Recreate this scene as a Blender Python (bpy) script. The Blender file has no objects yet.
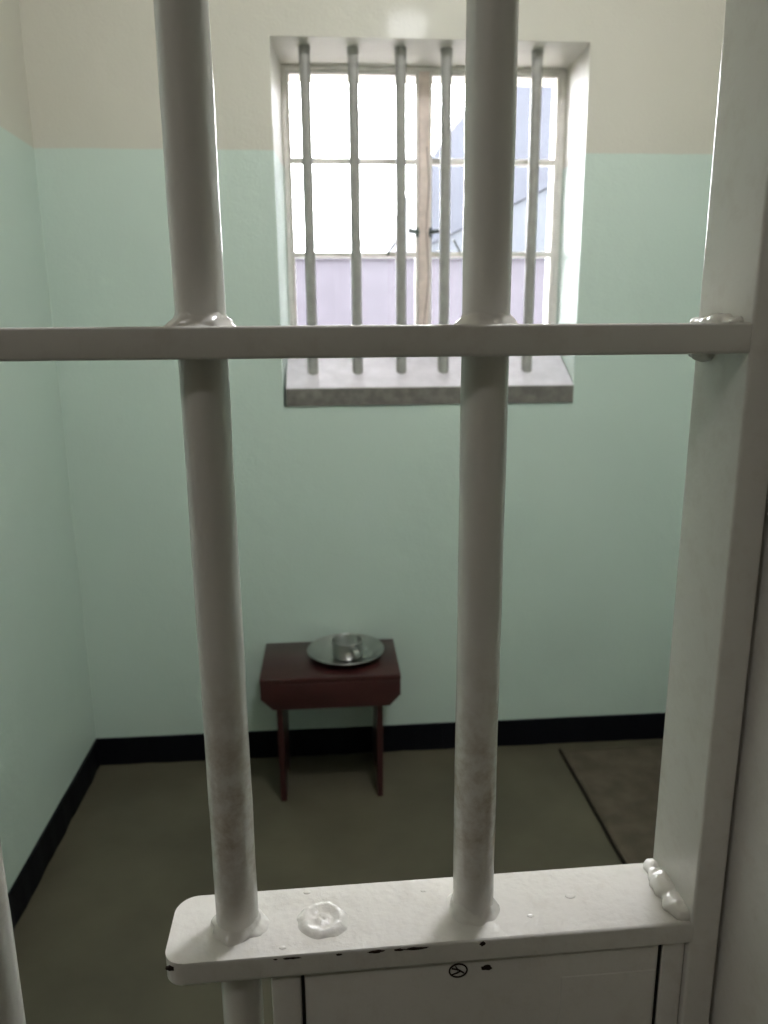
import bpy, bmesh, math, random
from mathutils import Vector, Matrix
from mathutils import noise as mnoise
random.seed(7)
C = bpy.context.scene
COL = C.collection
PI = math.pi

# ------------------------------------------------------------------ camera
cam_d = bpy.data.cameras.new('camera'); cam = bpy.data.objects.new('camera', cam_d); COL.objects.link(cam)
C.camera = cam
FPX, YAW, PIT, ROL = 752.3, 0.0740, 0.2309, -0.0081
cam_d.sensor_fit = 'VERTICAL'; cam_d.sensor_height = 36.0
cam_d.lens = FPX / 1024 * 36.0
fw = Vector((math.sin(YAW)*math.cos(PIT), math.cos(YAW)*math.cos(PIT), -math.sin(PIT)))
r0 = Vector((math.cos(YAW), -math.sin(YAW), 0)); u0 = r0.cross(fw)
rt = r0*math.cos(ROL) + u0*math.sin(ROL); up = -r0*math.sin(ROL) + u0*math.cos(ROL)
M3 = Matrix((rt, up, -fw)).transposed()
cam.matrix_world = Matrix.Translation((0, 0, 1.5)) @ M3.to_4x4()
cam_d.clip_start = 0.01
cam_d.dof.use_dof = True; cam_d.dof.focus_distance = 0.46; cam_d.dof.aperture_fstop = 12.0

# ------------------------------------------------------------------ world, lamps' strengths, exposure
SKY = 35.0
CELL_LAMP = 158.0
CORRIDOR_LAMP = 52.0
w = bpy.data.worlds.new('sky'); C.world = w; w.use_nodes = True
bg = w.node_tree.nodes['Background']
bg.inputs[0].default_value = (1.0, 0.985, 1.0, 1); bg.inputs[1].default_value = SKY
C.view_settings.view_transform = 'Standard'; C.view_settings.look = 'None'
C.view_settings.gamma = 1.0; C.view_settings.use_curve_mapping = False
C.view_settings.exposure = 0.0
C.cycles.max_bounces = 14; C.cycles.diffuse_bounces = 8; C.cycles.transparent_max_bounces = 16

# ------------------------------------------------------------------ helpers
def srgb(r, g, b):
    f = lambda c: (c/255)/12.92 if c/255 <= .04045 else ((c/255+.055)/1.055)**2.4
    return (f(r), f(g), f(b), 1)

def N(nt, t, **kw):
    n = nt.nodes.new(t)
    for k, v in kw.items(): setattr(n, k, v)
    return n

def mat(name, col, rough=.5, spec=.5, metal=0, bump=0, bscale=200, mottle=0, mscale=6, col2=None, coat=0, bdist=.002, detail=4):
    m = bpy.data.materials.new(name); m.use_nodes = True; nt = m.node_tree
    b = nt.nodes['Principled BSDF']
    b.inputs['Base Color'].default_value = col; b.inputs['Roughness'].default_value = rough
    b.inputs['Metallic'].default_value = metal; b.inputs['Specular IOR Level'].default_value = spec
    b.inputs['Coat Weight'].default_value = coat; b.inputs['Coat Roughness'].default_value = .08
    g = N(nt, 'ShaderNodeNewGeometry')
    if mottle:
        n = N(nt, 'ShaderNodeTexNoise'); n.inputs['Scale'].default_value = mscale; n.inputs['Detail'].default_value = 6
        nt.links.new(g.outputs['Position'], n.inputs['Vector'])
        r = N(nt, 'ShaderNodeValToRGB'); r.color_ramp.elements[0].position = .35; r.color_ramp.elements[1].position = .68
        c2 = col2 or tuple(c*(1-mottle) for c in col[:3])+(1,)
        r.color_ramp.elements[0].color = c2; r.color_ramp.elements[1].color = col
        nt.links.new(n.outputs['Fac'], r.inputs['Fac']); nt.links.new(r.outputs['Color'], b.inputs['Base Color'])
    if bump:
        n = N(nt, 'ShaderNodeTexNoise'); n.inputs['Scale'].default_value = bscale; n.inputs['Detail'].default_value = detail
        nt.links.new(g.outputs['Position'], n.inputs['Vector'])
        bp = N(nt, 'ShaderNodeBump'); bp.inputs['Strength'].default_value = bump; bp.inputs['Distance'].default_value = bdist
        nt.links.new(n.outputs['Fac'], bp.inputs['Height']); nt.links.new(bp.outputs['Normal'], b.inputs['Normal'])
    return m

def add_box(bm, x0, x1, y0, y1, z0, z1, bev=0, seg=2):
    r = bmesh.ops.create_cube(bm, size=1)
    for v in r['verts']:
        v.co = Vector(((x0+x1)/2 + v.co.x*(x1-x0), (y0+y1)/2 + v.co.y*(y1-y0), (z0+z1)/2 + v.co.z*(z1-z0)))
    if bev:
        es = list({e for v in r['verts'] for e in v.link_edges})
        bmesh.ops.bevel(bm, geom=es, offset=bev, segments=seg, affect='EDGES', profile=.5)

def add_cyl(bm, p0, p1, r, seg=40, r2=None):
    p0 = Vector(p0); p1 = Vector(p1); d = p1-p0
    q = d.to_track_quat('Z', 'Y').to_matrix().to_4x4()
    bmesh.ops.create_cone(bm, cap_ends=True, segments=seg, radius1=r, radius2=r if r2 is None else r2, depth=d.length,
                          matrix=Matrix.Translation((p0+p1)/2) @ q)

def add_prism(bm, pts, axis, a, b, bev=0):
    """pts: 2-D outline in the two other axes, extruded along axis from a to b"""
    def P(u, v, w_):
        return {'x': (w_, u, v), 'y': (u, w_, v), 'z': (u, v, w_)}[axis]
    v0 = [bm.verts.new(P(u, v, a)) for u, v in pts]; v1 = [bm.verts.new(P(u, v, b)) for u, v in pts]
    n = len(pts); fs = [bm.faces.new(v0), bm.faces.new(v1[::-1])]
    for i in range(n): fs.append(bm.faces.new((v0[i], v0[(i+1) % n], v1[(i+1) % n], v1[i])))
    if bev:
        es = list({e for f in fs[:2] for e in f.edges})
        bmesh.ops.bevel(bm, geom=es, offset=bev, segments=3, affect='EDGES', profile=.5)

def add_lathe(bm, prof, c=(0, 0, 0), seg=48, wob=0, wf=3, seedv=0):
    """revolve (r, z) profile; wob makes it irregular like a hand-laid weld"""
    rings = []
    for k, (r, z) in enumerate(prof):
        ring = []
        for i in range(seg):
            a = 2*PI*i/seg
            f = 1
            if wob:
                f = 1 + wob*(k/(len(prof)-1))*mnoise.noise(Vector((math.cos(a)*wf+seedv, math.sin(a)*wf, k*.35)))
            ring.append(bm.verts.new((c[0]+r*f*math.cos(a), c[1]+r*f*math.sin(a), c[2]+z)))
        rings.append(ring)
    for k in range(len(rings)-1):
        for i in range(seg):
            j = (i+1) % seg
            bm.faces.new((rings[k][i], rings[k][j], rings[k+1][j], rings[k+1][i]))
    return rings

def add_tube(bm, pts, r, seg=12):
    pts = [Vector(p) for p in pts]; rings = []
    for i, p in enumerate(pts):
        d = (pts[min(i+1, len(pts)-1)] - pts[max(i-1, 0)]).normalized()
        q = d.to_track_quat('Z', 'Y').to_matrix()
        rr = r[i] if isinstance(r, (list, tuple)) else r
        rings.append([bm.verts.new(p + q @ Vector((math.cos(2*PI*k/seg)*rr, math.sin(2*PI*k/seg)*rr, 0))) for k in range(seg)])
    for a, b in zip(rings, rings[1:]):
        for k in range(seg): bm.faces.new((a[k], a[(k+1) % seg], b[(k+1) % seg], b[k]))
    bm.faces.new(rings[0][::-1]); bm.faces.new(rings[-1])

def obj(name, bm, m, parent=None, smooth=False, auto=None):
    bmesh.ops.recalc_face_normals(bm, faces=bm.faces[:])
    me = bpy.data.meshes.new(name); bm.to_mesh(me); bm.free()
    me.materials.append(m)
    if smooth or auto is not None:
        for p in me.polygons: p.use_smooth = True
    if auto is not None: me.set_sharp_from_angle(angle=math.radians(auto))
    o = bpy.data.objects.new(name, me); COL.objects.link(o)
    if parent: o.parent = parent
    return o

def thing(name, label, cat, loc=(0, 0, 0), rz=0, group=None):
    o = bpy.data.objects.new(name, None); COL.objects.link(o); o.location = loc; o.rotation_euler = (0, 0, rz)
    o.empty_display_size = .05
    o['label'] = label; o['category'] = cat
    if group: o['group'] = group
    return o

def tag(o, label=None, cat=None, group=None, kind=None):
    if label: o['label'] = label
    if cat: o['category'] = cat
    if group: o['group'] = group
    if kind: o['kind'] = kind
    return o

def struct(name, bm, m, label=None, cat=None):
    o = obj(name, bm, m); o['kind'] = 'structure'
    if label: o['label'] = label
    if cat: o['category'] = cat
    return o

def link_in(nt, a, b): nt.links.new(a, b)

# ------------------------------------------------------------------ dimensions of the place (metres)
XL, XR, YB, YF, HC = -0.854, 1.36, 2.507, 0.435, 3.03
ZP, ZB = 2.0526, 0.102            # paint line, top of the black skirting band
WX0, WX1, WZ0, WZ1 = -0.1426, 0.8288, 1.272, 2.3654
FY = 2.75                         # plane of the window frame
YO = 2.93                         # outer face of the outside wall
GD, GA = 0.371, 0.0137            # gate: distance and small swing

# ------------------------------------------------------------------ materials
def wall_paint():
    m = bpy.data.materials.new('two_tone_wall_paint'); m.use_nodes = True; nt = m.node_tree
    b = nt.nodes['Principled BSDF']; b.inputs['Roughness'].default_value = .5; b.inputs['Specular IOR Level'].default_value = .4
    g = N(nt, 'ShaderNodeNewGeometry'); sp = N(nt, 'ShaderNodeSeparateXYZ'); link_in(nt, g.outputs['Position'], sp.inputs[0])
    nz = N(nt, 'ShaderNodeTexNoise'); nz.inputs['Scale'].default_value = 9; nz.inputs['Detail'].default_value = 3
    link_in(nt, g.outputs['Position'], nz.inputs['Vector'])
    ad = N(nt, 'ShaderNodeMath', operation='MULTIPLY_ADD'); ad.inputs[1].default_value = .006
    link_in(nt, nz.outputs['Fac'], ad.inputs[0]); link_in(nt, sp.outputs['Z'], ad.inputs[2])
    gt = N(nt, 'ShaderNodeMapRange'); gt.inputs['From Min'].default_value = ZP+.0015; gt.inputs['From Max'].default_value = ZP+.0045
    link_in(nt, ad.outputs[0], gt.inputs['Value'])
    n2 = N(nt, 'ShaderNodeTexNoise'); n2.inputs['Scale'].default_value = 2.2; n2.inputs['Detail'].default_value = 5
    link_in(nt, g.outputs['Position'], n2.inputs['Vector'])
    def ramp(c0, c1):
        r = N(nt, 'ShaderNodeValToRGB'); r.color_ramp.elements[0].position = .3; r.color_ramp.elements[1].position = .7
        r.color_ramp.elements[0].color = c0; r.color_ramp.elements[1].color = c1
        link_in(nt, n2.outputs['Fac'], r.inputs['Fac']); return r
    lo = ramp(srgb(190, 205, 196), srgb(194, 209, 200)); hi = ramp(srgb(194, 192, 180), srgb(199, 196, 185))
    mx = N(nt, 'ShaderNodeMix', data_type='RGBA')
    link_in(nt, gt.outputs[0], mx.inputs['Factor']); link_in(nt, lo.outputs['Color'], mx.inputs['A']); link_in(nt, hi.outputs['Color'], mx.inputs['B'])
    link_in(nt, mx.outputs['Result'], b.inputs['Base Color'])
    n3 = N(nt, 'ShaderNodeTexNoise'); n3.inputs['Scale'].default_value = 120; n3.inputs['Detail'].default_value = 3
    link_in(nt, g.outputs['Position'], n3.inputs['Vector'])
    n4 = N(nt, 'ShaderNodeTexNoise'); n4.inputs['Scale'].default_value = 7; n4.inputs['Detail'].default_value = 2
    link_in(nt, g.outputs['Position'], n4.inputs['Vector'])
    s = N(nt, 'ShaderNodeMath', operation='MULTIPLY_ADD'); s.inputs[1].default_value = 5
    link_in(nt, n4.outputs['Fac'], s.inputs[0]); link_in(nt, n3.outputs['Fac'], s.inputs[2])
    bp = N(nt, 'ShaderNodeBump'); bp.inputs["Strength"].default_value = .5; bp.inputs["Distance"].default_value = .0018
    link_in(nt, s.outputs[0], bp.inputs['Height']); link_in(nt, bp.outputs['Normal'], b.inputs['Normal'])
    b.inputs['Coat Weight'].default_value = .04; b.inputs['Coat Roughness'].default_value = .08
    return m

def gate_paint(grime=True, rip=.4, rough=.17):
    m = bpy.data.materials.new('cream_gloss_gate_paint' if grime else 'cream_gloss_paint'); m.use_nodes = True; nt = m.node_tree
    b = nt.nodes['Principled BSDF']; b.inputs['Roughness'].default_value = rough; b.inputs['Specular IOR Level'].default_value = .5
    g = N(nt, 'ShaderNodeNewGeometry'); sp = N(nt, 'ShaderNodeSeparateXYZ'); link_in(nt, g.outputs['Position'], sp.inputs[0])
    base = srgb(213, 211, 206)
    n1 = N(nt, 'ShaderNodeTexNoise'); n1.inputs['Scale'].default_value = 60; n1.inputs['Detail'].default_value = 6; n1.inputs['Roughness'].default_value = .7
    link_in(nt, g.outputs['Position'], n1.inputs['Vector'])
    mx = N(nt, 'ShaderNodeMix', data_type='RGBA'); mx.inputs['A'].default_value = base; mx.inputs['B'].default_value = srgb(146, 124, 96)
    if grime:
        # hand grime worn into the bars at grabbing height, fading off above and below
        m1 = N(nt, 'ShaderNodeMapRange'); m1.inputs['From Min'].default_value = 1.15; m1.inputs['From Max'].default_value = 1.21
        m2 = N(nt, 'ShaderNodeMapRange'); m2.inputs['From Min'].default_value = 1.33; m2.inputs['From Max'].default_value = 1.25
        m3 = N(nt, 'ShaderNodeMapRange'); m3.inputs['From Min'].default_value = .42; m3.inputs['From Max'].default_value = .66; m3.inputs['To Max'].default_value = .6
        link_in(nt, sp.outputs['Z'], m1.inputs['Value']); link_in(nt, sp.outputs['Z'], m2.inputs['Value']); link_in(nt, n1.outputs['Fac'], m3.inputs['Value'])
        a = N(nt, 'ShaderNodeMath', operation='MULTIPLY'); link_in(nt, m1.outputs[0], a.inputs[0]); link_in(nt, m2.outputs[0], a.inputs[1])
        c = N(nt, 'ShaderNodeMath', operation='MULTIPLY'); link_in(nt, a.outputs[0], c.inputs[0]); link_in(nt, m3.outputs[0], c.inputs[1])
        link_in(nt, c.outputs[0], mx.inputs['Factor'])
    else:
        m3 = N(nt, 'ShaderNodeMapRange'); m3.inputs['From Min'].default_value = .5; m3.inputs['From Max'].default_value = .8; m3.inputs['To Max'].default_value = .18
        link_in(nt, n1.outputs['Fac'], m3.inputs['Value']); link_in(nt, m3.outputs[0], mx.inputs['Factor'])
    link_in(nt, mx.outputs['Result'], b.inputs['Base Color'])
    n3 = N(nt, 'ShaderNodeTexNoise'); n3.inputs['Scale'].default_value = 240; n3.inputs['Detail'].default_value = 3
    n4 = N(nt, 'ShaderNodeTexNoise'); n4.inputs['Scale'].default_value = 55; n4.inputs['Detail'].default_value = 2
    for n in (n3, n4): link_in(nt, g.outputs['Position'], n.inputs['Vector'])
    s = N(nt, 'ShaderNodeMath', operation='MULTIPLY_ADD'); s.inputs[1].default_value = 2.5
    link_in(nt, n4.outputs['Fac'], s.inputs[0]); link_in(nt, n3.outputs['Fac'], s.inputs[2])
    bp = N(nt, 'ShaderNodeBump'); bp.inputs['Strength'].default_value = rip; bp.inputs['Distance'].default_value = .0004
    link_in(nt, s.outputs[0], bp.inputs['Height']); link_in(nt, bp.outputs['Normal'], b.inputs['Normal'])
    return m

M_wall = wall_paint()
M_bar = gate_paint(True); M_gate = gate_paint(False); M_plate = gate_paint(False, 1.0, .2)
M_black = mat('black_skirting_paint', (.0035, .0038, .006, 1), .55, .15, bump=.2, bscale=60)
M_floor = mat('screed_floor', srgb(92, 87, 72), .55, .35, bump=.25, bscale=40, mottle=.3, mscale=3.5)
M_ceil = mat('ceiling_paint', srgb(214, 208, 190), .7)
M_corr = mat('corridor_paint', srgb(170, 168, 150), .6)
M_mat = mat('felt_mat', srgb(98, 90, 78), .95, .1, bump=.9, bscale=300, mottle=.3, mscale=14, bdist=.003)
M_wood = mat('oxblood_gloss_paint', srgb(62, 32, 31), .3, .4, bump=.25, bscale=70, mottle=.25, mscale=9, bdist=.001)
M_steel = mat('stainless_steel', (.45, .455, .44, 1), .3, .5, 1, bump=.12, bscale=90, bdist=.0005)
M_frame = mat('window_frame_paint', srgb(240, 236, 230), .45, .4, bump=.3, bscale=90, mottle=.15, mscale=22)
M_mull = mat('mullion_paint', srgb(232, 216, 206), .5, .4, bump=.4, bscale=90, mottle=.22, mscale=26)
M_wbar = mat('window_bar_paint', srgb(158, 157, 152), .42, .4, bump=.4, bscale=70, mottle=.18, mscale=30)
M_sill = mat('sill_paint', srgb(226, 222, 230), .45, .4, bump=.5, bscale=45, mottle=.16, mscale=18)
M_sillf = mat('worn_sill_edge', srgb(122, 118, 112), .7, .3, bump=.6, bscale=80, mottle=.35, mscale=35)
M_hard = mat('dark_green_hardware', srgb(70, 82, 78), .4, .5)
M_chip = mat('bare_rusty_metal', srgb(38, 26, 20), .8, .3, bump=.5, bscale=500)
M_gap = mat('dark_gap_fill', (.01, .01, .009, 1), .9, .1)  # near-black fill for the open joints beside the cover plate
M_out = mat('lavender_render', srgb(51, 49, 54), .9, .2, bump=.5, bscale=30, mottle=.12, mscale=5)
M_roof = mat('slate_blue_roofing', srgb(37, 40, 47), .8, .3, mottle=.15, mscale=2)
M_white = mat('white_render', srgb(50, 53, 57), .9, .2)
M_yard = mat('yard_gravel', srgb(160, 155, 152), .95, .2, mottle=.15, mscale=3)
M_post = mat('galvanised_post', srgb(44, 47, 56), .6, .4)

def glass():
    m = bpy.data.materials.new('window_glass'); m.use_nodes = True; nt = m.node_tree; nt.nodes.clear()
    o = N(nt, 'ShaderNodeOutputMaterial'); t = N(nt, 'ShaderNodeBsdfTransparent'); t.inputs[0].default_value = (.95, .96, .97, 1)
    gl = N(nt, 'ShaderNodeBsdfGlossy'); gl.inputs['Roughness'].default_value = .05
    fr = N(nt, 'ShaderNodeFresnel'); fr.inputs[0].default_value = 1.45
    mx = N(nt, 'ShaderNodeMixShader'); link_in(nt, fr.outputs[0], mx.inputs[0]); link_in(nt, t.outputs[0], mx.inputs[1]); link_in(nt, gl.outputs[0], mx.inputs[2])
    link_in(nt, mx.outputs[0], o.inputs[0]); return m
M_glass = glass()

def lamp_mat(name, col, strength):
    m = bpy.data.materials.new(name); m.use_nodes = True; b = m.node_tree.nodes['Principled BSDF']
    b.inputs['Base Color'].default_value = (.8, .8, .8, 1)
    b.inputs['Emission Color'].default_value = col; b.inputs['Emission Strength'].default_value = strength
    return m

# ------------------------------------------------------------------ structure
def wall_with_hole(x0, x1, z0, z1, hx0, hx1, hz0, hz1, ya, yb, in_a, in_b, bx0=None, bx1=None):
    """wall slab between y=ya and y=yb with one rectangular opening; opening may be a little narrower at yb"""
    bm = bmesh.new(); bx0 = hx0 if bx0 is None else bx0; bx1 = hx1 if bx1 is None else bx1
    V = lambda *c: bm.verts.new(c)
    def ring(y, a0, a1):
        o = [V(x0, y, z0), V(x1, y, z0), V(x1, y, z1), V(x0, y, z1)]
        i = [V(a0, y, hz0), V(a1, y, hz0), V(a1, y, hz1), V(a0, y, hz1)]
        for k in range(4): bm.faces.new((o[k], o[(k+1) % 4], i[(k+1) % 4], i[k]))
        return o, i
    o1, i1 = ring(ya, hx0, hx1); o2, i2 = ring(yb, bx0, bx1)
    for k in range(4):
        bm.faces.new((o1[k], o1[(k+1) % 4], o2[(k+1) % 4], o2[k])); bm.faces.new((i1[k], i1[(k+1) % 4], i2[(k+1) % 4], i2[k]))
    return bm

struct('wall_back', wall_with_hole(XL-.3, XR+.3, 0, HC+.2, WX0, WX1, WZ0, WZ1, YB, YO, 0, 0, -.112, .838), M_wall)
bm = bmesh.new(); add_box(bm, XL-.3, XL, YF, YB, 0, HC); struct('wall_left', bm, M_wall)
bm = bmesh.new(); add_box(bm, XR, XR+.3, YF, YB, 0, HC); struct('wall_right', bm, M_wall)
GX0, GX1, GZ1 = -.515, .2408, 2.0      # doorway
struct('wall_front', wall_with_hole(-2.6, 2.6, 0, HC, GX0, GX1, .001, GZ1, .12, YF, 0, 0), M_wall)
bm = bmesh.new(); add_box(bm, -2.6, 2.6, -1.9, 3.2, -.15, 0); struct('floor', bm, M_floor)
bm = bmesh.new(); add_box(bm, -2.6, 2.6, -1.9, YB, HC, HC+.2); struct('ceiling', bm, M_ceil)
bm = bmesh.new(); add_box(bm, -2.6, 2.6, -2.1, -1.9, 0, HC); struct('wall_corridor', bm, M_corr)
bm = bmesh.new(); add_box(bm, -2.8, -2.6, -2.1, .12, 0, HC); struct('wall_corridor_left', bm, M_corr)
bm = bmesh.new(); add_box(bm, 2.6, 2.8, -2.1, .12, 0, HC); struct('wall_corridor_right', bm, M_corr)
# black skirting: a band of cement 8 mm proud of the wall, its lower edge a little ragged
def skirting(name, p0, p1, nrm):
    bm = bmesh.new(); p0 = Vector(p0); p1 = Vector(p1); n = 60; nr = Vector(nrm)*.007
    prev = None
    for i in range(n+1):
        p = p0.lerp(p1, i/n); zt = ZB + .0012*mnoise.noise(p*9)
        k = nr*(1+.6*mnoise.noise(p*14+Vector((3, 1, 0))))
        vs = [bm.verts.new((p.x, p.y, .0005)), bm.verts.new((p.x+k.x*1.3, p.y+k.y*1.3, .0005)), bm.verts.new((p.x+k.x, p.y+k.y, zt)), bm.verts.new((p.x, p.y, zt+.001))]
        if prev:
            for a in range(4): bm.faces.new((prev[a], vs[a], vs[(a+1) % 4], prev[(a+1) % 4]))
        else: bm.faces.new(vs)
        prev = vs
    bm.faces.new(prev[::-1]); struct(name, bm, M_black)
skirting('baseboard_back', (XL, YB, 0), (XR, YB, 0), (0, -1, 0))
skirting('baseboard_left', (XL, YF, 0), (XL, YB-.009, 0), (1, 0, 0))
skirting('baseboard_right', (XR, YF, 0), (XR, YB-.009, 0), (-1, 0, 0))

# steel door frame lining the doorway just in front of the gate
bm = bmesh.new()
add_box(bm, GX1-.004, GX1-.0002, .125, YF-.002, .002, GZ1-.001)
add_box(bm, GX0+.0002, GX0+.004, .125, YF-.002, .002, GZ1-.001)
add_box(bm, GX0+.004, GX1-.004, .125, YF-.002, GZ1-.005, GZ1-.001)
struct('trim_1', bm, M_gate)

# ------------------------------------------------------------------ window
win = bpy.data.objects.new('window_1', None); COL.objects.link(win); win.location = (.355, FY, 1.45); win['kind'] = 'structure'
def wpart(name, bm, m, parent=None, **k):
    for v in bm.verts: v.co -= Vector((.355, FY, 1.45))
    return obj(name, bm, m, parent or win, **k)
ZT, ZS = 2.3654, 1.47
bm = bmesh.new()
add_box(bm, -.124, -.109, FY, FY+.05, ZS, ZT, .003); add_box(bm, .816, .8345, FY, FY+.05, ZS, ZT, .003)
add_box(bm, -.109, .816, FY, FY+.05, ZT-.013, ZT, .003); add_box(bm, -.109, .816, FY, FY+.05, ZS, ZS+.02, .003)
wpart('window_frame', bm, M_frame, auto=35)
bm = bmesh.new(); add_box(bm, .333, .3685, FY-.004, FY+.048, ZS+.02, ZT-.013, .003)
mu = wpart('mullion', bm, M_mull, auto=35)
# brown crack running down the old mullion paint
bm = bmesh.new(); pts = []
for k in range(60):
    z = 1.50 + .62*k/59
    pts.append((.3665 - .004*(1+math.sin(k*.23)) + .0012*mnoise.noise(Vector((k*.6, 0, 0))) - (.010 if z < 1.62 else 0)*max(0, (1.62-z)/.12), FY-.0042, z))
add_tube(bm, pts, .0014, 6); wpart('crack', bm, mat('crack_brown_wood', srgb(110, 88, 78), .9), None)
def casement(x0, x1, hs):
    s = .010
    bm = bmesh.new(); ya, yb = FY+.006, FY+.034
    z0, z1 = ZS+.022, ZT-.0135
    add_box(bm, x0, x0+s, ya, yb, z0, z1, .002); add_box(bm, x1-s, x1, ya, yb, z0, z1, .002)
    add_box(bm, x0+s, x1-s, ya, yb, z1-s*.9, z1, .002); add_box(bm, x0+s, x1-s, ya, yb, z0, z0+s, .002)
    c = wpart('casement', bm, M_frame, auto=35)
    for z in (2.077, 1.774):
        bm = bmesh.new(); add_box(bm, x0+s, x1-s, ya+.002, yb-.004, z-.009, z+.009, .002); wpart('glazing_bar', bm, M_frame, c, auto=35)
    for za, zb in ((z0+s, 1.765), (1.783, 2.068), (2.086, z1-s*.9)):
        bm = bmesh.new(); add_box(bm, x0+s, x1-s, FY+.018, FY+.022, za, zb); wpart('pane', bm, M_glass, c)
    # fastener by the mullion and the thin peg stay below it
    hx = x1-.004 if hs < 0 else x0+.004
    bm = bmesh.new()
    add_box(bm, hx-.008, hx+.008, FY+.0, FY+.007, 1.832, 1.862, .002)
    add_tube(bm, [(hx, FY+.001, 1.844), (hx, FY-.02, 1.844), (hx+hs*.018, FY-.024, 1.847), (hx+hs*.034, FY-.024, 1.850)], [.006, .0065, .006, .0085], 10)
    wpart('handle', bm, M_hard, c, smooth=True)
    bm = bmesh.new(); cx = .355
    add_tube(bm, [(cx+hs*.098, FY-.012, 1.822), (cx+hs*.131, FY+.008, 1.773)], .0032, 8); wpart('stay', bm, M_hard, c, smooth=True)
casement(-.1085, .3325, -1); casement(.369, .8155, 1)

# sloping painted sill with a worn square front edge
bm = bmesh.new()
add_prism(bm, [(YB-.004, WZ0+.001), (YB-.004, 1.333), (YB+.004, 1.338), (FY+.045, 1.497), (FY+.06, 1.497), (FY+.06, WZ0+.001)], 'x', -.132, .8282)
sl = wpart('window_sill', bm, M_sill)
sl['label'] = 'sloping painted sill'
bm = bmesh.new(); add_box(bm, -.133, .8275, YB-.0062, YB-.0042, WZ0+.002, 1.331, 0)
# roughen the worn front edge
bmesh.ops.subdivide_edges(bm, edges=bm.edges[:], cuts=14, use_grid_fill=True)
for v in bm.verts: v.co.z += .0015*mnoise.noise(v.co*40)
wpart('worn_edge', bm, M_sillf, sl)['label'] = 'bare grey front edge of the sill'

# bars set into the window opening
xs = [-.043, .107, .255, .399, .545, .688]
lab = ['white painted window bar nearest the left window reveal', 'window bar second from the left reveal, crossing the left casement',
       'window bar just left of the wooden mullion', 'window bar just right of the wooden mullion',
       'window bar mostly hidden behind the right gate bar', 'window bar nearest the right window reveal']
for i, x in enumerate(xs):
    bm = bmesh.new(); prof = []
    n = 24; zb = 1.37; zt = WZ1+.012
    for k in range(n+1):
        z = zb+(zt-zb)*k/n
        r = .0173*(1+.03*mnoise.noise(Vector((i*7.3, 0, z*9))))
        if k == n: r *= 1.12
        prof.append((r, z-zb))
    add_lathe(bm, prof, (0, 0, 0), 28)
    o = obj('window_bar', bm, M_wbar, smooth=True); o.location = (x, 2.588, zb)
    tag(o, lab[i], 'bar', 'bars in the window opening')

# ------------------------------------------------------------------ stool
st = thing('wooden_stool', 'low dark red wooden stool against the green wall, carrying a metal plate', 'stool', (-.0105, 2.35, 0))
L, Fy, Bk, H = .2245, -.140, .154, .445
bm = bmesh.new(); add_box(bm, -L, L, Fy, Bk, H-.020, H, .003); obj('seat', bm, M_wood, st, auto=40)
def apron(y0, y1):
    bm = bmesh.new()
    add_prism(bm, [(-L+.001, H-.020), (-L+.001, H-.070), (-L+.040, H-.108), (L-.036, H-.108), (L-.001, H-.070), (L-.001, H-.020)], 'y', y0, y1, .0015)
    obj('apron', bm, M_wood, st, auto=40)
apron(Fy+.001, Fy+.019); apron(Bk-.019, Bk-.001)
def leg(x, lean):
    bm = bmesh.new(); t = .0095
    # a board seen edge-on, with a V notch cut in its foot
    y0, y1 = Fy+.0195, Bk-.0195
    out = [(y0, H-.021), (y0-.004, 0), (y0+.075, 0), ((y0+y1)/2, .085), (y1-.075, 0), (y1+.004, 0), (y1, H-.021)]
    add_prism(bm, out, 'x', x-t, x+t, .0015)
    for v in bm.verts: v.co.x += lean*(1-v.co.z/H)
    obj('leg', bm, M_wood, st, auto=40)
leg(-.168, .004); leg(.158, -.002)
bm = bmesh.new(); add_box(bm, -.154, .1465, -.012, .012, H-.075, H-.035, .002); obj('cross_rail', bm, M_wood, st, auto=40)

# plate and mug
px, py = .0425, 2.372
pl = thing('metal_plate', 'round stainless steel plate on the red stool with a mug on it', 'plate', (px, py, H+.0006))
bm = bmesh.new()
pr = [(0.0004, .0), (.055, .0), (.088, .002), (.098, .008), (.106, .015), (.1255, .0225), (.1290, .0222), (.1302, .0240), (.1300, .0262), (.1282, .0272), (.1262, .0258), (.105, .0172), (.096, .010), (.087, .0042), (.055, .0022), (.0004, .0022)]
add_lathe(bm, pr, seg=80); obj('dish', bm, M_steel, pl, smooth=True)
mg = thing('metal_mug', 'small stainless steel mug standing in the middle of the plate', 'mug', (px+.004, py-.010, H+.0034))
bm = bmesh.new()
pr = [(.0004, 0), (.045, 0), (.0495, .003), (.0505, .007), (.0510, .055), (.0525, .0575), (.0530, .0595), (.0512, .0600), (.0495, .056), (.0490, .008), (.045, .004), (.0004, .003)]
add_lathe(bm, pr, seg=64); obj('cup', bm, M_steel, mg, smooth=True)
bm = bmesh.new(); a = math.radians(-66); hd = Vector((math.cos(a), math.sin(a), 0))
pts = []
for k in range(17):
    t = k/16*PI
    pts.append(hd*(.0505+.026*math.sin(t)**.7) + Vector((0, 0, .029+.018*math.cos(t))))
sd = Vector((-hd.y, hd.x, 0))
prev = None
for i, p in enumerate(pts):       # a flat strap handle
    d = (pts[min(i+1, 16)]-pts[max(i-1, 0)]).normalized(); nn = d.cross(sd).normalized()*.0009; s2_ = sd*.0080
    vs = [bm.verts.new(p+s2_+nn), bm.verts.new(p-s2_+nn), bm.verts.new(p-s2_-nn), bm.verts.new(p+s2_-nn)]
    if prev:
        for q in range(4): bm.faces.new((prev[q], vs[q], vs[(q+1) % 4], prev[(q+1) % 4]))
    else: bm.faces.new(vs)
    prev = vs
bm.faces.new(prev[::-1]); obj('handle', bm, M_steel, mg, auto=50)

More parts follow.
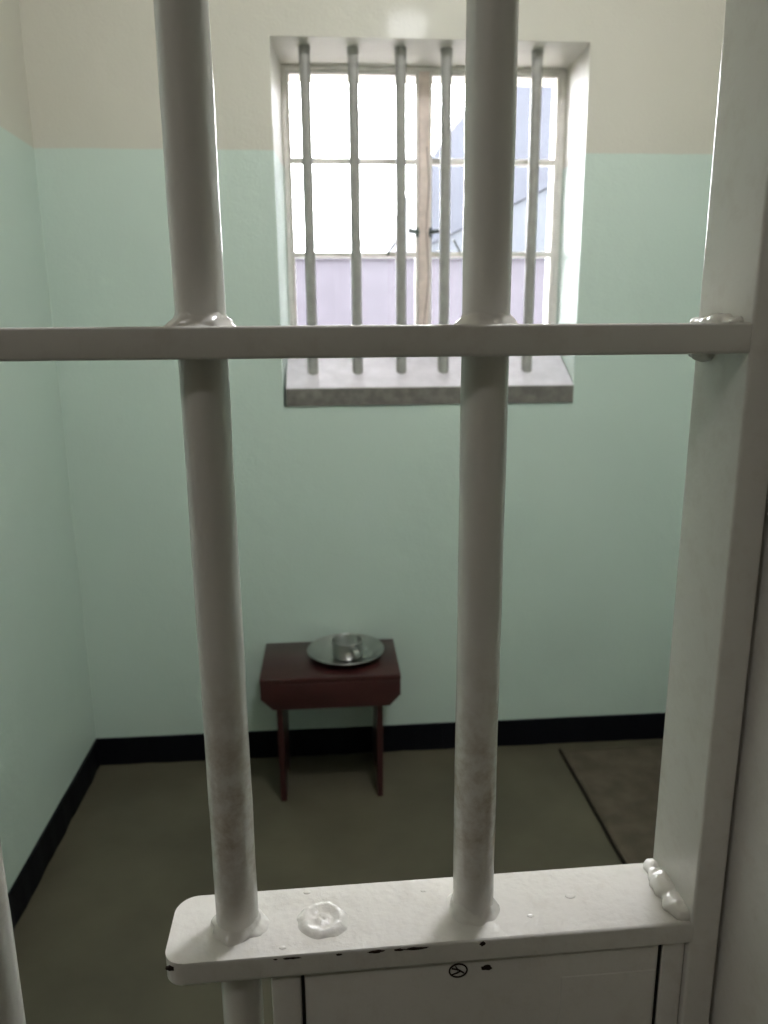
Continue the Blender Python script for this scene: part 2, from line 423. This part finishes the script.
# ------------------------------------------------------------------ mat on the floor along the right wall
bm = bmesh.new(); nx, ny = 40, 110; x0, x1, y0, y1 = .824, 1.335, .62, 2.445
grid = []
for j in range(ny+1):
    row = []
    for i in range(nx+1):
        u, v = i/nx, j/ny; x = x0+(x1-x0)*u; y = y0+(y1-y0)*v
        e = min(u*(x1-x0), (1-u)*(x1-x0), v*(y1-y0), (1-v)*(y1-y0))
        h = .011*min(1, (e/.010))**.5 if e < .010 else .011
        h += .004*mnoise.noise(Vector((x*6, y*6, 0)))*min(1, e/.04)
        # creases
        for (cx, cy, ang, ln) in ((.93, 2.06, .45, .16), (1.05, 1.9, -.5, .2), (.96, 1.72, -.9, .15), (1.12, 2.2, .2, .12)):
            dx, dy = x-cx, y-cy; a_ = dx*math.cos(ang)+dy*math.sin(ang); b_ = -dx*math.sin(ang)+dy*math.cos(ang)
            h += .012*math.exp(-(b_/.012)**2)*max(0, 1-(a_/ln)**2)*min(1, e/.02)
        row.append(bm.verts.new((x+.002*mnoise.noise(Vector((y*7, 0, 1)))*(1-u), y, max(.001, h))))
    grid.append(row)
for j in range(ny):
    for i in range(nx): bm.faces.new((grid[j][i], grid[j][i+1], grid[j+1][i+1], grid[j+1][i]))
# closed underside
loop = [grid[0][i] for i in range(nx+1)]+[grid[j][nx] for j in range(1, ny+1)]+[grid[ny][i] for i in range(nx-1, -1, -1)]+[grid[j][0] for j in range(ny-1, 0, -1)]
low = [bm.verts.new((v.co.x, v.co.y, .0005)) for v in loop]
for k in range(len(loop)): bm.faces.new((loop[k], low[k], low[(k+1) % len(loop)], loop[(k+1) % len(loop)]))
bm.faces.new(low)
smat = tag(obj('sleeping_mat', bm, M_mat, smooth=True), 'thin creased dark grey mat lying on the floor at the right', 'mat')
bm = bmesh.new(); pts = []  # dark strip: shade along the mat's left edge put in as colour
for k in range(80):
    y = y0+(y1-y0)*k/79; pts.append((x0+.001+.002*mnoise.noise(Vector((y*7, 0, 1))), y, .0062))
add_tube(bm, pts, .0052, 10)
obj('edge_shade_strip', bm, mat('edge_shade_dark', srgb(36, 33, 27), .95, .1), smat, smooth=True)['label'] = 'dark strip painted in as shade at the mat edge'

# ------------------------------------------------------------------ the barred gate
gt = thing('barred_gate', 'cream painted steel cell gate of round bars seen close up', 'gate', (0, GD, 0), GA)
S1, S2, RB, TB = -.062, .084, .0125, .0272
ZPL, TH, DEP = 1.149, .0150, .054
C0, C1 = 1.4894, 1.5048
SS, SW = .214, .0185
LE = -.1025
GT = 1.985
def rod(s, z0, z1, wob=0):
    bm = bmesh.new(); n = max(8, int((z1-z0)/.012)); prof = []
    rings = []
    seg = 96
    for k in range(n+1):
        z = z0+(z1-z0)*k/n; ring = []
        for i in range(seg):
            a = 2*PI*i/seg
            w_ = .00035*mnoise.noise(Vector((math.cos(a)*1.3+s*40, math.sin(a)*1.3, z*22)))
            w_ += .0004*max(0, mnoise.noise(Vector((math.cos(a)*4+s*40, math.sin(a)*4, z*140))))*max(0, 1-abs(z-1.24)/.12)
            r = RB+w_
            ring.append(bm.verts.new((s+r*math.cos(a), TB+r*math.sin(a), z)))
        rings.append(ring)
    for a, b in zip(rings, rings[1:]):
        for i in range(seg): bm.faces.new((a[i], a[(i+1) % seg], b[(i+1) % seg], b[i]))
    bm.faces.new(rings[0][::-1]); bm.faces.new(rings[-1])
    return obj('bar', bm, M_bar, gt, auto=60)
rod(S1, .03, GT-.012); rod(S2, ZPL-.002, GT-.012); rod(S2, .03, .905)
for k in (1, 2): rod(S1-.146*k, .03, GT-.012)
def flat(name, s0, s1, t0, t1, z0, z1, bev=.0015, m=None, seg=3, par=None):
    bm = bmesh.new(); add_box(bm, s0, s1, t0, t1, z0, z1, bev, seg); return obj(name, bm, m or M_gate, par or gt, auto=40)
bm = bmesh.new()
def arc(cx, cy, r, a0, n=7): return [(cx+r*math.cos(math.radians(a0+90*k/(n-1))), cy+r*math.sin(math.radians(a0+90*k/(n-1)))) for k in range(n)]
add_prism(bm, arc(SS+SW-.002, DEP+.004, .002, 0)+arc(SS+.0065, DEP-.0005, .0065, 90, 14)+arc(SS+.002, .002, .002, 180)+arc(SS+SW-.002, .002, .002, 270), 'z', .02, GT)
obj('stile', bm, M_gate, gt, auto=40)
flat('stile', -.505, -.487, 0, DEP, .02, GT, .0022)
flat('crossbar', -.487, SS+.001, .0003, DEP-.001, C0, C1, .0016)
flat('crossbar', -.487, SS+.001, .0003, DEP-.001, .60, .6154, .0016)
flat('crossbar', -.487, SS+.001, .0003, DEP-.001, GT-.018, GT, .0016)
flat('crossbar', -.487, SS+.001, .0003, DEP-.001, .02, .038, .0016)

# lock plate: thick flat shelf with rounded left corners, hammered-looking thick paint
bm = bmesh.new(); rc = .014; out = [(SS+.001, 0.0002), (SS+.001, DEP+.0032)]
for k in range(17):
    a = PI/2+k/16*PI/2; out.append((LE+rc+rc*math.cos(a), DEP-rc+rc*math.sin(a)))
for k in range(17):
    a = PI+k/16*PI/2; out.append((LE+rc*.8+rc*.8*math.cos(a), rc*.8+rc*.8*math.sin(a)))
add_prism(bm, out, 'z', ZPL-TH, ZPL, .0024)
lp = obj('lock_plate', bm, M_plate, gt, auto=40)

# welds
def skirt(s, z, h, r0, seedv, dirn=1, ex=.22):
    bm = bmesh.new(); prof = []
    n = 9
    for k in range(n):
        f = k/(n-1); prof.append((RB*.97+(r0-RB)*(f**1.8), dirn*(h*(1-f)**1.15-.0012*f)))
    add_lathe(bm, prof, (s, TB, z), 60, ex, 2.1, seedv)
    for v in bm.verts:
        d = mnoise.noise(v.co*300)*.0005
        v.co += Vector((d, d*.6, d))
    return obj('weld', bm, M_gate, gt, smooth=True)
skirt(S1, ZPL, .0085, .0185, 3.1, 1, .3); skirt(S2, ZPL, .0095, .0180, 9.7)
skirt(S1, C1, .0085, .0205, 5.2, 1, .3); skirt(S2, C1, .0075, .0200, 12.4, 1, .25)
skirt(S1-.146, C1, .008, .019, 7.7); skirt(S1-.292, C1, .008, .019, 1.7)
# bead where the plate and the crossbar meet the stile: a chain of lumps
def bead(z, up_, n, rr, seedv, t0=.009, t1=DEP-.001, name='weld'):
    bm = bmesh.new()
    for k in range(n):
        f = (k+.5)/n; t = t0+(t1-t0)*f
        r = rr*(1+.7*mnoise.noise(Vector((k*1.7+seedv, 0.37, .21))))
        mt_ = Matrix.Translation((SS-.0015+.001*mnoise.noise(Vector((k*2.3, seedv, 0))), t, z+up_*r*.15)) @ Matrix.Diagonal((1.35, (t1-t0)/n/rr*1.0, .8, 1))
        bmesh.ops.create_icosphere(bm, subdivisions=3, radius=r, matrix=mt_)
    for v in bm.verts:
        d = mnoise.noise(v.co*260)*.0018; v.co += Vector((d, d, d))
    o = obj(name, bm, M_gate, gt, smooth=True)
    rm = o.modifiers.new('merge', 'REMESH'); rm.mode = 'VOXEL'; rm.voxel_size = .0006; rm.use_smooth_shade = True
    sm = o.modifiers.new('melt', 'SMOOTH'); sm.factor = .7; sm.iterations = 22
    return o
bead(ZPL, 1, 5, .0058, 2.2); bead(C1, 1, 6, .0044, 8.1); bead(C0, -1, 4, .0046, 4.4, .034, DEP)
# round plug weld on the plate
bm = bmesh.new()
pr = [(.0005, .0012), (.003, .0022), (.0045, .0008), (.0070, .0006), (.0095, .0028), (.0120, .0032), (.0140, .0014), (.0156, -.0006)]
add_lathe(bm, pr, (-.0102, .0250, ZPL), 56, .16, 1.6, 4)
for v in bm.verts:
    v.co.z += .0009*mnoise.noise(v.co*260)
obj('plug_weld', bm, M_plate, lp, smooth=True)
# lumps and runs in the thick paint
def drip(c, r, sc_):
    bm = bmesh.new(); bmesh.ops.create_icosphere(bm, subdivisions=3, radius=r, matrix=Matrix.Translation(c) @ Matrix.Diagonal((*sc_, 1)))
    obj('paint_drip', bm, M_gate, lp, smooth=True)
for (s, t, r) in ((.118, .016, .0014), (.148, .030, .0022), (-.020, .050, .0016), (.055, .044, .0012), (-.034, .006, .0014)):
    drip((s, t, ZPL), r, (1.5, 1, .4))


# lock case under the plate
Z0L = .90
flat('lock_case', -.042, SS, .008, DEP-.004, Z0L, ZPL-TH, .0015)
flat('case_edge', -.0415, -.0235, .0045, .0085, Z0L+.002, ZPL-TH-.0002, .0012)
flat('case_edge', .1985, SS-.0005, .0040, .0085, Z0L+.002, ZPL-TH-.0002, .0012)
cov = flat('cover_plate', -.0222, .1965, .0040, .0085, Z0L+.004, ZPL-TH-.0006, .0008)
g1 = flat('seam', -.0237, -.0220, .0035, .0086, Z0L+.006, ZPL-TH-.0002, 0, M_gap, 3, cov); g1['label'] = 'dark open joint'
g2 = flat('seam', .1962, .1976, .0036, .0086, Z0L+.006, ZPL-TH-.0004, 0, M_gap, 3, cov); g2['label'] = 'dark cracked joint'
# raised rectangular escutcheon, softly proud of the cover
bm = bmesh.new(); add_box(bm, .135, .1955, .0035, .0052, 1.00, 1.114, .0009, 4); obj('cover_step', bm, M_gate, cov, auto=50)
bm = bmesh.new()
for (r, w_) in ((.0054, .0005),):
    pts = [(.0707+r*math.cos(a*PI/20), .0038, 1.1250+r*.86*math.sin(a*PI/20)) for a in range(41)]
    add_tube(bm, pts, w_, 8)
add_tube(bm, [(.0668, .0037, 1.1268), (.0707, .0036, 1.1258), (.0742, .0037, 1.1230)], .0005, 6)
add_tube(bm, [(.0664, .0037, 1.1222), (.0690, .0036, 1.1232), (.0722, .0036, 1.1245)], .0004, 6)
add_tube(bm, [(.0690, .0037, 1.1282), (.0705, .0036, 1.1260), (.0700, .0037, 1.1230)], .0004, 6)
sc = obj('round_stamp', bm, M_chip, cov, smooth=True); sc['label'] = 'small round scratched mark'

# chips of missing paint (thin ragged flakes of dark metal lying on the paint)
def chip(pts3, sx, sz, seedv, nrm='y', par=None):
    bm = bmesh.new(); s, t, z = pts3; n = 18; vs = []
    for k in range(n):
        a = 2*PI*k/n; f = 1+.55*mnoise.noise(Vector((math.cos(a)*2+seedv, math.sin(a)*2, 0)))
        if nrm == 'y': vs.append((s+sx*f*math.cos(a), z+sz*f*math.sin(a)))
    add_prism(bm, vs, 'y', t, t+.0016)
    o = obj('paint_chip', bm, M_chip, par or lp); o['label'] = 'chip showing dark metal'
for s, hw, hz, sd_ in ((-.0285, .0050, .0007, 1), (-.0010, .0018, .0007, 2), (.0205, .0050, .0011, 3), (.0345, .0030, .0008, 4), (.0445, .0065, .0009, 5), (-.0380, .0012, .0005, 8)):
    chip((s, -.0001, ZPL-.0022), hw, hz, sd_)
chip((.0845, -.0001, ZPL-.0026), .0019, .0016, 6)
chip((.0880, .0036, 1.1255), .0030, .0018, 7, par=cov)
chip((LE+.0052, .0012, ZPL-.0042), .0036, .0013, 9)

# ------------------------------------------------------------------ lamps the place has
def bulkhead(name, label, loc, m, ry=0):
    t = thing(name, label, 'lamp', loc); t.rotation_euler = (0, ry, 0)
    bm = bmesh.new(); add_lathe(bm, [(.0005, 0), (.12, 0), (.12, -.03), (.098, -.035)], seg=48); obj('base', bm, M_frame, t, auto=40)
    bm = bmesh.new(); add_lathe(bm, [(.095, -.028), (.100, -.05), (.098, -.075), (.085, -.105), (.060, -.125), (.030, -.135), (.0005, -.138)], seg=48)
    obj('lamp_shade', bm, m, t, smooth=True)
bulkhead('ceiling_lamp', 'round white bulkhead lamp on the cell ceiling', (.435, .92, HC), lamp_mat('cool_diffuser', (.985, .985, 1.03, 1), CELL_LAMP))
bulkhead('corridor_lamp', 'round white bulkhead lamp on the corridor ceiling', (-1.25, -.90, HC), lamp_mat('corridor_diffuser', (1, .955, .92, 1), CORRIDOR_LAMP))

# ------------------------------------------------------------------ outside the window
bm = bmesh.new(); add_box(bm, -30, 30, 3.2, 60, -.4, -.05); struct('ground', bm, M_yard)
bm = bmesh.new(); add_box(bm, -6, 4, 8.0, 8.3, -.05, 2.25); add_box(bm, -6, 4, 7.96, 8.34, 2.25, 2.30)
struct('wall_yard', bm, M_out)
ps = thing('floodlight_post', 'slim grey floodlight post beyond the left casement', 'post', (-.55, 10.0, -.05))
bm = bmesh.new(); add_cyl(bm, (0, 0, 0), (0, 0, 4.4), .07, 20, .045); obj('pole', bm, M_post, ps, auto=40)
bm = bmesh.new(); add_box(bm, -.28, -.04, -.08, .08, 3.12, 3.42, .02); obj('control_box', bm, M_post, ps, auto=40)
bd = thing('cell_block', 'pale prison building with a slate blue roof across the yard', 'building', (3.4, 14, -.05))
bm = bmesh.new(); add_prism(bm, [(-1.55, 0), (-1.55, 3.09), (4.5, 5.8), (6.0, 5.8), (6.0, 0)], 'y', 0, 8); obj('walls', bm, M_white, bd)
bm = bmesh.new(); add_prism(bm, [(-1.65, 3.05), (-1.65, 4.35), (-.95, 5.2), (-.5, 6.1), (6.2, 6.1), (6.2, 5.85), (4.5, 5.85)], 'y', -.05, 8.05); obj('roof', bm, M_roof, bd)
